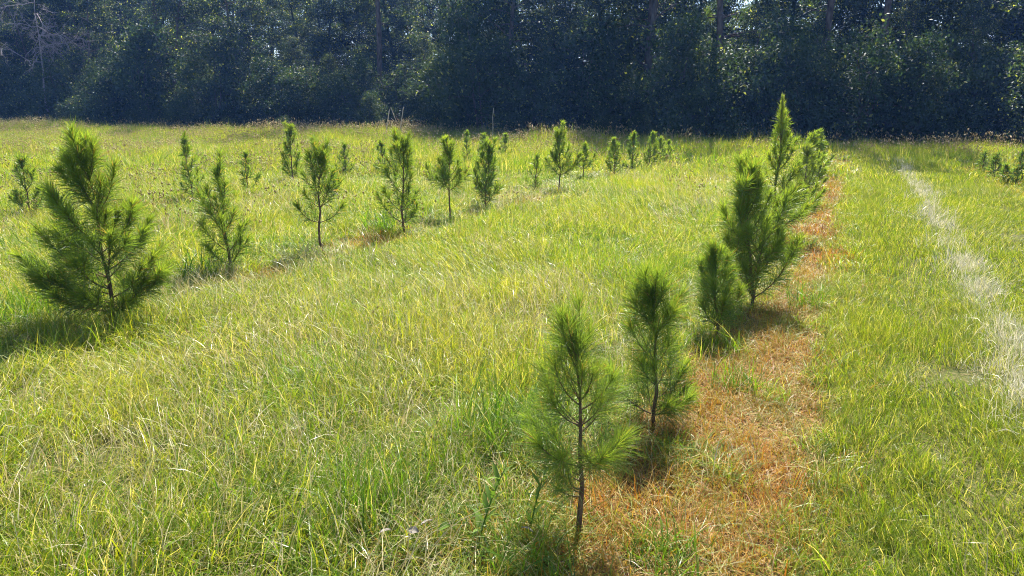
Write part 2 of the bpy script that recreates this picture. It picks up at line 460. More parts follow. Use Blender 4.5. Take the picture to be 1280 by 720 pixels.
def where(kind, x, y):
    px = picture_x(x, y); best = None
    for lx, ph in LANDMARKS:
        d = px - lx
        for side, ok in (('straight above', abs(d) < 14), ('just left of', d < -3), ('just right of', d > 3)):
            if ok and (kind, ph, side) not in USED and (best is None or abs(d) < best[0]):
                best = (abs(d), ph, side)
    if best is None or best[0] > 110: return None
    USED.add((kind, best[1], best[2]))
    return best[2] + ' ' + best[1]

REST = []
def build_wood():
    rng = np.random.default_rng(5)
    # trees of the edge, each one a thing
    x = -86.0; i = 0
    while x < 24:
        y = edge_y(x) + 2.6 + rng.uniform(-.8, 1.4)
        k = i % 4; rz = rng.uniform(0, 6.28)
        s = rng.uniform(.85, 1.1) * (1.0 if x > -22 else .82)
        gap = in_gap(x, y, 2.3)
        if gap: s *= .40
        if -70 < picture_x(x, y) < 1350 and abs(math.degrees(math.atan2(x, y)) + YAW) < 60:
            w_ = where('tree', x, y)
            lab = ('short sunlit tree in the wood edge, ' if gap else 'tall dark tree of the wood edge, ') + (w_ or 'at the side of the picture')
            place(BROAD[k], 'broadleaf_tree', x, y, rz, s, lab, 'tree', 'broadleaf trees along the edge of the wood')
        else: REST.append((x, y, k if k < 3 else 0, rz, s))
        x += rng.uniform(2.6, 4.0); i += 1
    x = -84.0; i = 0
    while x < 22:
        y = edge_y(x) + rng.uniform(-.7, 1.6); rz = rng.uniform(0, 6.28); s = rng.uniform(.75, 1.5)
        if 0 < picture_x(x, y) < 1290 and abs(math.degrees(math.atan2(x, y)) + YAW) < 60:
            w_ = where('shrub', x, y)
            place(SHRUB[i % 3], 'edge_shrub', x, y, rz, s, ('dark shrub before the wood, ' + w_) if w_ else ('dark shrub of the wood at the %s picture edge' % ('left' if picture_x(x, y) < 640 else 'right')),
                  'shrub', 'shrubs along the foot of the wood')
        else: REST.append((x, y, 3, rz, s))
        x += rng.uniform(1.2, 2.0); i += 1
    for q in range(15):                      # stragglers spilling out of the wood
        x = -52 + q * 4.1 + rng.uniform(-1.6, 1.6); y = edge_y(x) - rng.uniform(.9, 2.6); s = rng.uniform(.22, .5)
        w_ = where('straggler', x, y)
        if w_: place(SHRUB[q % 3], 'edge_shrub', x, y, rng.uniform(0, 6.28), s, 'small bush before the wood, ' + w_, 'shrub', 'small bushes in the grass before the wood')
    for (px, py, k, s, lab) in [(-1.9, 38.6, 1, 1.0, 'tall pine with a straight bare trunk right of the big spired sapling'),
                                (.6, 39.6, 0, 1.0, 'slim tall pine with bare trunk above the pale straw streak'),
                                (-6.2, 37.6, 2, 1.0, 'tall pine with soft low green boughs behind the spired sapling'),
                                (-10.2, 39.4, 1, 1.0, 'tall pine with a dark trunk left of the spired sapling'),
                                (-43.0, 38.5, 0, .95, 'tall pine with a pale trunk among sunlit leaves at upper left'),
                                (-26.0, 39.0, 1, .95, 'tall pine with a dark trunk behind the middle of the field')]:
        place(PINES[k], 'pine_tree', px, py, 1.3 * k, s, lab, 'tree', 'tall pines in the wood')
    place(DEAD, 'dead_tree', -50.5, 35.4, 2.1, 1.0, 'leafless grey purple tree with tangled bare twigs at upper left', 'dead tree', names=('trunk', 'branches'))
build_wood()

# ------------------------------------------------------------------ scattering with geometry nodes
def scatter(name, protos, pts, rot, scl, idx, tint, label, cat='grass'):
    col = bpy.data.collections.new(name + '_kinds')
    for i, me in enumerate(protos):
        col.objects.link(bpy.data.objects.new('%s_kind_%03d' % (name, i), me))
    me = bpy.data.meshes.new(name)
    n = len(pts)
    me.vertices.add(n); me.vertices.foreach_set('co', np.asarray(pts, np.float32).ravel())
    a = me.attributes.new('rot', 'FLOAT_VECTOR', 'POINT'); a.data.foreach_set('vector', np.asarray(rot, np.float32).ravel())
    a = me.attributes.new('scl', 'FLOAT_VECTOR', 'POINT'); a.data.foreach_set('vector', np.asarray(scl, np.float32).ravel())
    a = me.attributes.new('idx', 'INT', 'POINT'); a.data.foreach_set('value', np.asarray(idx, np.int32))
    a = me.attributes.new('tint', 'FLOAT', 'POINT'); a.data.foreach_set('value', np.asarray(tint, np.float32))
    me.update()
    me.materials.append(protos[0].materials[0])
    o = obj(name, me)
    tag(o, label, cat, kind='stuff')
    ng = bpy.data.node_groups.new(name, 'GeometryNodeTree')
    ng.interface.new_socket('Geometry', in_out='INPUT', socket_type='NodeSocketGeometry')
    ng.interface.new_socket('Geometry', in_out='OUTPUT', socket_type='NodeSocketGeometry')
    N = ng.nodes; L = ng.links
    gi = N.new('NodeGroupInput'); go = N.new('NodeGroupOutput')
    ci = N.new('GeometryNodeCollectionInfo'); ci.inputs[0].default_value = col
    ci.inputs['Separate Children'].default_value = True; ci.inputs['Reset Children'].default_value = True
    ip = N.new('GeometryNodeInstanceOnPoints'); ip.inputs['Pick Instance'].default_value = True
    def na(nm, t):
        x = N.new('GeometryNodeInputNamedAttribute'); x.data_type = t; x.inputs[0].default_value = nm
        return x.outputs[0]
    L.new(gi.outputs[0], ip.inputs['Points']); L.new(ci.outputs[0], ip.inputs['Instance'])
    L.new(na('idx', 'INT'), ip.inputs['Instance Index'])
    e2r = N.new('FunctionNodeEulerToRotation'); L.new(na('rot', 'FLOAT_VECTOR'), e2r.inputs[0])
    L.new(e2r.outputs[0], ip.inputs['Rotation']); L.new(na('scl', 'FLOAT_VECTOR'), ip.inputs['Scale'])
    L.new(ip.outputs[0], go.inputs[0])
    md = o.modifiers.new('scatter', 'NODES'); md.node_group = ng
    return o

# the rest of the wood behind the front rank reads as one mass
def build_deep_wood():
    rng = np.random.default_rng(9)
    pr = []
    for w, l in BROAD[:3] + SHRUB[:1]:
        b = Buf()
        for me in (w, l):
            n = len(me.vertices); co = np.empty(n * 3, np.float32); me.vertices.foreach_get('co', co)
            me.calc_loop_triangles()
            lt = np.empty(len(me.loop_triangles) * 3, np.int32); me.loop_triangles.foreach_get('vertices', lt)
            rn = np.zeros(n, np.float32)
            if 'rnd' in me.attributes: me.attributes['rnd'].data.foreach_get('value', rn)
            b.add(co, lt, 3, rnd=rn)
        pr.append(b.mesh('wood_tree', M['leaf']))
    P = []; S = []; I = []
    for r, y0 in enumerate((41.8, 45, 49, 54, 60)):
        x = -100.0
        while x < 32:
            xx = x; y = y0 + rng.uniform(-1.4, 1.4)
            if y < 47.5 and in_gap(xx, y, 3.0):
                x += 1.2; continue
            P.append((xx, y, float(gz(xx, y)))); S.append(rng.uniform(.85, 1.15) * (1.0 if x > -24 else .82)); I.append(rng.integers(0, 3))
            if rng.uniform() < .8:
                P.append((xx + 1.7, y - 1.5, float(gz(xx, y)))); S.append(rng.uniform(.9, 1.4)); I.append(3)
            x += rng.uniform(2.8, 4.4)
    for (x, y, k, rz, s_) in REST:
        P.append((x, y, float(gz(x, y)))); S.append(s_); I.append(k)
    n = len(P); rot = np.zeros((n, 3)); rot[:, 2] = rng.uniform(0, 6.28, n)
    scatter('woodland', pr, P, rot, np.repeat(np.array(S)[:, None], 3, 1), I, rng.uniform(0, 1, n),
            'dark mass of woodland deeper behind the front rank of trees', 'woodland')
build_deep_wood()

# ------------------------------------------------------------------ grass
def blades(rng, n, radius, h, hs, width, th0, bend, segs=3, seedhead=0, head_len=.08, spread_pow=.5, lean=0.0):
    """one clump of bent tapering blades"""
    rr = radius * rng.uniform(0, 1, n) ** spread_pow; ph = rng.uniform(0, 6.283, n)
    base = np.column_stack([rr * np.cos(ph), rr * np.sin(ph), np.full(n, -.015)])
    az = rng.uniform(0, 6.283, n)
    L = np.maximum(h * .35, rng.normal(h, hs, n))
    t0 = np.abs(rng.normal(0, th0, n)); bd = np.abs(rng.normal(bend, bend * .5, n))
    W = width * rng.uniform(.6, 1.3, n)
    s = np.linspace(0, 1, segs + 1)
    pts = [base]; dirs = []
    tw = rng.normal(0, .5, n)
    for k in range(segs):
        th = t0 + bd * ((k + .5) / segs) ** 1.4
        aa = az + tw * (k / segs)
        d = np.column_stack([np.sin(th) * np.cos(aa) + lean * (.4 + k / segs), np.sin(th) * np.sin(aa), np.cos(th)])
        d = norm(d)
        pts.append(pts[-1] + d * (L / segs)[:, None]); dirs.append(d)
    side0 = np.column_stack([-np.sin(az), np.cos(az), np.zeros(n)])
    side = norm(side0 + rng.normal(0, .35, (n, 3)))
    rnd = rng.uniform(0, 1, n)
    V = []; T = []
    for k in range(segs):
        w = (W * (1 - (s[k]) ** 1.6) * .5)[:, None]
        V += [pts[k] - side * w, pts[k] + side * w]; T += [s[k], s[k]]
    V.append(pts[segs]); T.append(1.0)
    m = len(V)
    v = np.stack(V, 1).reshape(-1, 3)
    v[:, 2] = np.where(v[:, 2] < -.02, -.02 + 0 * v[:, 2], v[:, 2])
    i = np.arange(n)[:, None] * m
    F = []
    for k in range(segs - 1):
        a = 2 * k
        F += [i + a, i + a + 1, i + a + 3, i + a, i + a + 3, i + a + 2]
    a = 2 * (segs - 1)
    F += [i + a, i + a + 1, i + a + 2]
    f = np.concatenate(F, 1)
    return v, f, np.repeat(rnd, m), np.tile(np.array(T), n), pts[-1], dirs[-1]

def clump_mesh(name, mat, seed, specs):
    b = Buf()
    for j, kw in enumerate(specs):
        rng = np.random.default_rng(seed * 97 + j)
        v, f, r, t, _, _ = blades(rng, **kw)
        b.add(v, f, 3, rnd=r, t=t)
    return b.mesh(name, mat)

def stalk_mesh(name, mat, seed, n, radius, h, hs, width, head):
    """thin upright stems, each carrying a little seed spike"""
    rng = np.random.default_rng(seed); b = Buf()
    v, f, r, t, tip, d = blades(rng, n, radius, h, hs, width, .16, .35, 4)
    # keep stems wide to the tip
    b.add(v, f, 3, rnd=r * .7, t=t)
    for k in range(n):
        for q in range(rng.integers(1, 3)):
            dd = norm(d[k] + rng.normal(0, .35, 3)); ln = head * rng.uniform(.6, 1.3)
            p = tip[k] - d[k] * .03
            sd = norm(np.cross(dd, rng.normal(0, 1, 3))); up = np.cross(dd, sd); w = width * 1.7
            vv = [p]
            for a in range(3):
                vv.append(p + dd * ln * .35 + (sd * math.cos(a * 2.094) + up * math.sin(a * 2.094)) * w)
            vv.append(p + dd * ln)
            b.add(vv, [0, 1, 2, 0, 2, 3, 0, 3, 1, 4, 2, 1, 4, 3, 2, 4, 1, 3], 3, rnd=.5 + .5 * r[k * 9], t=1.0)
    return b.mesh(name, mat)

def ring_points(rng, r0, r1, dens, half=44):
    """jittered grid points on the ground in the sector in front of the camera"""
    a = R(half) + (0.5 if r0 < 4 else 0)
    c = 1 / math.sqrt(dens)
    g = np.arange(-r1 - 1, r1 + 1, c)
    x, y = np.meshgrid(g, g)
    x = (x + rng.uniform(-.6, .6, x.shape) * c).ravel(); y = (y + rng.uniform(-.6, .6, y.shape) * c).ravel()
    r = np.hypot(x, y); th = np.arctan2(x, y) + R(YAW)
    k = (r > r0) & (r < r1) & (np.abs(th) < a)
    return x[k], y[k], r[k]

def euler_lean(yaw, lx, ly):
    """Euler XYZ of a tilt towards (lx, ly) after a turn about z"""
    # small-angle tilt: R = Rz(yaw) first then tilt; blender XYZ euler = Rz*Ry*Rx
    out = np.empty((len(yaw), 3))
    # exact, by building the matrices
    ang = np.hypot(lx, ly); ax = np.where(ang > 1e-6, -ly / np.maximum(ang, 1e-6), 1); ay = np.where(ang > 1e-6, lx / np.maximum(ang, 1e-6), 0)
    c, s = np.cos(ang), np.sin(ang); C = 1 - c
    T = np.zeros((len(yaw), 3, 3))
    T[:, 0, 0] = c + ax * ax * C; T[:, 0, 1] = ax * ay * C; T[:, 0, 2] = ay * s
    T[:, 1, 0] = ax * ay * C; T[:, 1, 1] = c + ay * ay * C; T[:, 1, 2] = -ax * s
    T[:, 2, 0] = -ay * s; T[:, 2, 1] = ax * s; T[:, 2, 2] = c
    Z = np.zeros_like(T); Z[:, 0, 0] = np.cos(yaw); Z[:, 0, 1] = -np.sin(yaw); Z[:, 1, 0] = np.sin(yaw); Z[:, 1, 1] = np.cos(yaw); Z[:, 2, 2] = 1
    m = T @ Z
    out[:, 1] = -np.arcsin(np.clip(m[:, 2, 0], -1, 1))
    out[:, 0] = np.arctan2(m[:, 2, 1], m[:, 2, 2]); out[:, 2] = np.arctan2(m[:, 1, 0], m[:, 0, 0])
    return out

def strip_mask(x, y):
    """1 on the sprayed strip of dead grass along the right row, and on its far-right neighbour"""
    nz = fbm(x * 2.2, y * 1.1, 21) - .5
    hw = np.interp(y, [0, 3, 8, 20, 26], [.36, .35, .30, .24, .12])
    cx = np.interp(y, [0, 3, 8, 20], [-.42, -.41, -.38, -.45])
    a = np.abs(x - cx) + np.where(x > cx, nz * .22, nz * .6) < hw
    # ragged dead patches round the nearest stems
    a |= (x < -.6) & (x > -1.38 + .1 * y) & (y < 7) & (fbm(x * 2.6 + 4, y * 2.0, 23) > .47)
    b = (np.abs(x - 2.95) + nz * .6 < .38) & (y > 15) & (y < 25)
    return a | b

def brown_mask(x, y):
    """patchy dead grass round the stems of the left rows"""
    nz = fbm(x * 1.4, y * .9, 31)
    return ((np.abs(x + 5.35) < .36) & (nz > .66)) | ((np.abs(x + 10.7) < .4) & (nz > .66))

LEANS = (.15, .15, .5, .5, .95, .95)

def patch_pick(rng, x, y, seed):
    """which way and how strongly the grass is laid over at a spot"""
    lx = (fbm(x * .55, y * .55, seed) - .5) * 2; ly = (fbm(x * .55 + 9, y * .55, seed + 1) - .5) * 2 - .12
    mag = np.hypot(lx, ly) * 1.5 + rng.normal(0, .08, len(x))
    lvl = np.clip(np.digitize(mag, (.32, .62)), 0, 2) * 2 + rng.integers(0, 2, len(x))
    yaw = np.arctan2(ly, lx) + rng.normal(0, .45, len(x))
    return lvl, yaw

def carpet(name, mat, label, rng, near, mid, far, bands, region, edge, height, tintf, leanseed, small=.3):
    """patches of blades inside a region, small clumps along its edges; near/mid/far: (blades per m2, height, sd, width, tilt, bend, segs)"""
    protos = []
    for (dens, h, hs, w, th0, bd, sg), rad in ((near, .42), (mid, .55), (far, 1.1)):
        for k, ln in enumerate(LEANS):
            protos.append(clump_mesh(name + '_patch', mat, 7 * len(protos) + hash_name(name), [dict(n=int(dens * math.pi * rad ** 2 / 2.6), radius=rad * 1.1, h=h, hs=hs, width=w, th0=th0, bend=bd, segs=sg, lean=ln, spread_pow=.58)]))
    nP = len(protos)
    for (dens, h, hs, w, th0, bd, sg), rad in ((near, .11), (mid, .18), (far, .3)):
        for k in range(3):
            protos.append(clump_mesh(name + '_clump', mat, 7 * len(protos) + hash_name(name), [dict(n=int(dens * math.pi * rad ** 2 / 2.0), radius=rad * 1.2, h=h, hs=hs, width=w, th0=th0, bend=bd, segs=sg, spread_pow=.6)]))
    P = []; ROT = []; S = []; I = []; T = []
    for (r0, r1, lod) in bands:
        for tier in (0, 1):
            rad = ((.42, .55, 1.1), (.11, .18, .3))[tier][lod]
            x, y, r = ring_points(rng, r0, r1, (2.6, 2.0)[tier] / (math.pi * rad ** 2))
            ins = region(x, y); ed = edge(x, y)
            keep = ins & (~ed if tier == 0 else ed)
            x, y, r = x[keep], y[keep], r[keep]; n = len(x)
            if not n: continue
            lvl, yaw = patch_pick(rng, x, y, leanseed)
            if tier == 0:
                I.append(lod * 6 + lvl); rot = np.zeros((n, 3)); rot[:, 2] = yaw
            else:
                I.append(nP + lod * 3 + rng.integers(0, 3, n))
                rot = euler_lean(rng.uniform(0, 6.283, n), rng.normal(0, .18, n), rng.normal(0, .18, n))
            ROT.append(rot); P.append(np.column_stack([x, y, gz(x, y)]))
            w = rng.uniform(.9, 1.12, n); S.append(np.column_stack([w, w, height(x, y) * rng.uniform(.8, 1.22, n)]))
            T.append(np.clip(tintf(x, y) + rng.normal(0, .12, n), 0, 1))
    return scatter(name, protos, np.concatenate(P), np.concatenate(ROT), np.concatenate(S), np.concatenate(I), np.concatenate(T), label)

def hash_name(n): return sum(ord(c) * (i + 1) for i, c in enumerate(n)) % 1000

def build_grass():
    rng = np.random.default_rng(77)
    bands = ((1.3, 8.0, 0), (8.0, 18, 1), (18, 75, 2))
    def strip_d(x): return np.minimum(np.abs(x + .6), np.abs(x - 2.95))
    # tall grass of the field
    def reg(x, y):
        g = vnoise(x * 3.1, y * 2.3, 93)
        live = (g > .66) | ((x < -.72) & (g > .52) & (y < 8))        # living tufts left in the strip
        return ((x < .02) | (x > 2.6)) & (~strip_mask(x, y) | live) & ~brown_mask(x, y) & (y < 36.5)
    def edg(x, y):
        return ((np.abs(x + .6) < 1.25) & (y < 28)) | ((np.abs(x - 2.9) < 1.0) & (y < 27)) | ((np.abs(x + 5.4) < .85) & (y < 24)) | ((np.abs(x + 10.7) < .7) & (y < 22))
    def hgt(x, y):
        h = .35 + 1.3 * fbm(x * 1.2, y * 1.2, 51)
        h *= np.where(y > 26, .8 + 1.5 * fbm(x * .5, y * .3, 57), 1.0) * np.where(x > 2.6, .7, 1)
        return h * np.clip((np.abs(x + .62) - .5) / .5, .55, 1) * np.clip((np.abs(x + 5.4)) / .7, .66, 1)
    carpet('field_grass', M['field'], 'tall yellow green grass covering the field between the pine rows', rng,
           (5000, .20, .075, .0053, .48, 1.35, 3), (3300, .18, .07, .0070, .50, 1.35, 3), (680, .24, .09, .016, .38, 1.05, 2), bands, reg, edg, hgt,
           lambda x, y: fbm(x * .45 + 3, y * .45, 71) * 1.6 - .3, 61)
    # mown lane on the right
    def reg2(x, y): return ~strip_mask(x, y) & (x > -.12) & (x < 2.75) & (y < 36)
    def edg2(x, y): return (x < .45) | (x > 2.4)
    carpet('mown_grass', M['mown'], 'short green grass of the mown lane right of the dead strip', rng,
           (8800, .115, .035, .0038, .42, .9, 3), (4800, .115, .04, .0062, .45, .9, 2), (950, .13, .045, .013, .38, .7, 2), bands, reg2, edg2,
           lambda x, y: (.75 + .6 * fbm(x * 1.3, y * 1.3, 52)) * np.where(y > 26, 1.9, 1.0), lambda x, y: fbm(x * .8 + 3, y * .5, 72) * 1.5 - .3, 63)

    # dead grass of the strips
    F = M['dead']; protos = []
    for i in range(5):
        protos.append(clump_mesh('dead_near', F, 300 + i, [dict(n=74, radius=.17, h=.12, hs=.05, width=.0036, th0=1.0, bend=1.5, segs=4),
                                                           dict(n=22, radius=.17, h=.14, hs=.04, width=.0034, th0=.45, bend=1.0, segs=3)]))
    for i in range(3):
        protos.append(clump_mesh('dead_mid', F, 320 + i, [dict(n=70, radius=.26, h=.11, hs=.04, width=.0085, th0=.7, bend=1.1, segs=3)]))
    P = []; ROT = []; S = []; I = []; T = []
    for (r0, r1, dens, i0, i1) in ((1.3, 4.5, 78, 0, 5), (4.5, 8.5, 66, 0, 5), (8.5, 17, 34, 5, 8), (17, 34, 16, 5, 8)):
        x, y, r = ring_points(rng, r0, r1, dens)
        sm = strip_mask(x, y)
        keep = sm | brown_mask(x, y)
        skirt = (np.abs(x + .55) < .85) & (rng.uniform(0, 1, len(x)) < .22) & (y < 12)
        keep |= skirt
        x, y, r = x[keep], y[keep], r[keep]; n = len(x)
        lx = (fbm(x * 2, y * 2, 65) - .5) * .8; ly = (fbm(x * 2 + 9, y * 2, 66) - .5) * .8
        P.append(np.column_stack([x, y, gz(x, y)])); ROT.append(euler_lean(rng.uniform(0, 6.283, n), lx, ly))
        s = rng.uniform(.55, 1.15, n) * (.6 + .7 * fbm(x * 2, y * 2, 67)); wxy = rng.uniform(.85, 1.25, n)
        S.append(np.column_stack([wxy, wxy, s])); I.append(rng.integers(i0, i1, n))
        T.append(np.clip(fbm(x * 1.6, y * 1.2, 73) * 1.7 - .35 + rng.normal(0, .18, n), 0, 1))
    scatter('dead_grass', protos, np.concatenate(P), np.concatenate(ROT), np.concatenate(S), np.concatenate(I), np.concatenate(T),
            'orange brown dead grass of the sprayed strips along the pine rows')

    # loose straw lying through the tall grass
    F = M['straw']; protos = []
    for i in range(4):
        protos.append(clump_mesh('straw_near', F, 400 + i, [dict(n=20, radius=.22, h=.20, hs=.06, width=.0036, th0=.75, bend=.9, segs=4)]))
    for i in range(3):
        protos.append(clump_mesh('straw_mid', F, 420 + i, [dict(n=22, radius=.25, h=.20, hs=.06, width=.0065, th0=.6, bend=.8, segs=3)]))
    P = []; ROT = []; S = []; I = []; T = []
    for (r0, r1, dens, i0, i1) in ((1.3, 8.5, 36, 0, 4), (8.5, 20, 11, 4, 7), (20, 36, 3, 4, 7)):
        x, y, r = ring_points(rng, r0, r1, dens)
        pn = fbm(x * .8, y * .8, 81)
        p = np.clip((pn - .46) * 6, .03, 1)
        p = np.where(x > -1.2, .06, p)
        keep = (rng.uniform(0, 1, len(x)) < p) & (y < 34)
        x, y, r = x[keep], y[keep], r[keep]; n = len(x)
        lx = (fbm(x * .7, y * .7, 61) - .5) * 1.5; ly = (fbm(x * .7 + 9, y * .7, 62) - .5) * 1.3
        P.append(np.column_stack([x, y, gz(x, y) + np.where(x < -1.2, .05, 0)])); ROT.append(euler_lean(rng.uniform(0, 6.283, n), lx, ly))
        s = rng.uniform(.7, 1.15, n)
        S.append(np.column_stack([s, s, s])); I.append(rng.integers(i0, i1, n)); T.append(rng.uniform(0, 1, n))
    scatter('dry_straw', protos, np.concatenate(P), np.concatenate(ROT), np.concatenate(S), np.concatenate(I), np.concatenate(T),
            'pale dry straw blades lying through the tall grass', 'straw')

    # the bleached streak along the mown lane
    F = M['pale']; protos = []
    for i in range(5):
        protos.append(clump_mesh('pale_near', F, 500 + i, [dict(n=9, radius=.10, h=.15, hs=.05, width=.004, th0=.55, bend=.9, segs=3)]))
    for i in range(4):
        protos.append(clump_mesh('pale_mid', F, 520 + i, [dict(n=7, radius=.13, h=.17, hs=.05, width=.0095, th0=.5, bend=.8, segs=2)]))
    P = []; I = []
    for (y0, y1, dens, i0, i1) in ((3.2, 9, 380, 0, 5), (9, 25.5, 125, 5, 9)):
        n = int((y1 - y0) * dens)
        y = rng.uniform(y0, y1, n); cx = 1.12 + .02 * np.sin(y * .9) + .02 * np.sin(y * 2.3); x = cx + rng.normal(0, .07, n) + np.where(rng.uniform(0, 1, n) < .25, rng.normal(0, .16, n), 0)
        keep = rng.uniform(0, 1, n) < np.clip((fbm(x * 6, y * 3, 83) - .42) * 7, 0.05, 1) * np.interp(y, [3, 5, 17, 24], [.8, 1, .9, .15])
        P.append(np.column_stack([x, y, gz(x, y)])[keep]); I.append(rng.integers(i0, i1, keep.sum()))
    P = np.concatenate(P); n = len(P)
    rot = euler_lean(rng.uniform(0, 6.283, n), rng.normal(0, .2, n), rng.normal(0, .2, n))
    s = rng.uniform(.7, 1.25, n)
    scatter('bleached_straw', protos, P, rot, np.column_stack([s, s, s]), np.concatenate(I), rng.uniform(0, 1, n),
            'narrow streak of bleached white straw running up the mown lane', 'straw')

    # seed stalks standing above the grass
    F = M['stalk']; protos = []
    for i in range(4):
        protos.append(stalk_mesh('stalk_near', F, 600 + i, 6, .18, .36, .07, .0022, .045))
    for i in range(4):
        protos.append(stalk_mesh('stalk_far', F, 620 + i, 18, .5, .40, .09, .0075, .07))
    P = []; I = []; T = []; S = []
    for (r0, r1, dens, i0, i1) in ((2.2, 10, 7, 0, 4), (10, 18, 1.1, 4, 8), (18, 75, 4.2, 4, 8)):
        x, y, r = ring_points(rng, r0, r1, dens)
        k = np.clip((fbm(x * .5, y * .5, 91) - .3) * 2.6, .05, 1) * np.interp(y, [0, 14, 24, 34], [.8, .7, 1, 1])
        k = np.where((x > -1.2) & (x < 3.4) & (y < 25), 0, k); k = np.where(y > 36, 0, k)
        k *= np.interp(x, [-14, -4], [1, .35])
        keep = rng.uniform(0, 1, len(x)) < k
        x, y, r = x[keep], y[keep], r[keep]; n = len(x)
        P.append(np.column_stack([x, y, gz(x, y)])); I.append(rng.integers(i0, i1, n)); T.append(rng.uniform(0, 1, n))
        S.append(rng.uniform(.7, 1.15, n) * np.interp(y, [0, 22, 32], [.85, .9, 1.25]) * np.where(y > 26, .6 + .9 * fbm(x * .5, y * .3, 57), 1))
    P = np.concatenate(P); n = len(P); S = np.concatenate(S)
    rot = euler_lean(rng.uniform(0, 6.283, n), rng.normal(0, .12, n), rng.normal(0, .12, n))
    scatter('seed_stalks', protos, P, rot, np.column_stack([S, S, S]), np.concatenate(I), np.concatenate(T),
            'thin brown seed stalks standing above the tall grass', 'grass')
build_grass()

# ------------------------------------------------------------------ young pines
def needles(buf, rng, path, s0, s1, n, L, a0, a1, width, droop=.18, bright=(.2, .8)):
    """bundles of long needles leaving a twig forwards and outwards"""
    path = np.asarray(path); m = len(path)
    t = s0 + (s1 - s0) * rng.uniform(0, 1, n) ** .85
    u = np.linspace(0, 1, m)
    p = np.column_stack([np.interp(t, u, path[:, j]) for j in range(3)])
    g = np.gradient(path, axis=0)
    T = norm(np.column_stack([np.interp(t, u, g[:, j]) for j in range(3)]))
    P = rng.normal(0, 1, (n, 3)); P = norm(P - (P * T).sum(1, keepdims=True) * T)
    q = (t - s0) / max(s1 - s0, 1e-6)
    ang = (a0 + (a1 - a0) * q) * rng.normal(1, .28, n)
    D = norm(T * np.cos(ang)[:, None] + P * np.sin(ang)[:, None])
    ln = (L * rng.uniform(.65, 1.15, n) * (1 - .25 * q))[:, None]
    G = np.array([0, 0, -1.])
    mid = p + D * ln * .5 + G * ln * droop * .2
    tip = p + D * ln * .97 + G * ln * droop * rng.uniform(.4, 1.5, n)[:, None]
    W = norm(np.cross(D, rng.normal(0, 1, (n, 3)))) * (width * .5)
    v = np.stack([p - W * .8, p + W * .8, mid - W, mid + W, tip], 1).reshape(-1, 3)
    i = np.arange(n)[:, None] * 5
    f = np.concatenate([i, i + 1, i + 3, i, i + 3, i + 2, i + 2, i + 3, i + 4], 1)
    rnd = np.clip(bright[0] + (bright[1] - bright[0]) * (q * .6 + rng.uniform(0, .5, n)), 0, 1)
    buf.add(v, f, 3, rnd=np.repeat(rnd, 5))

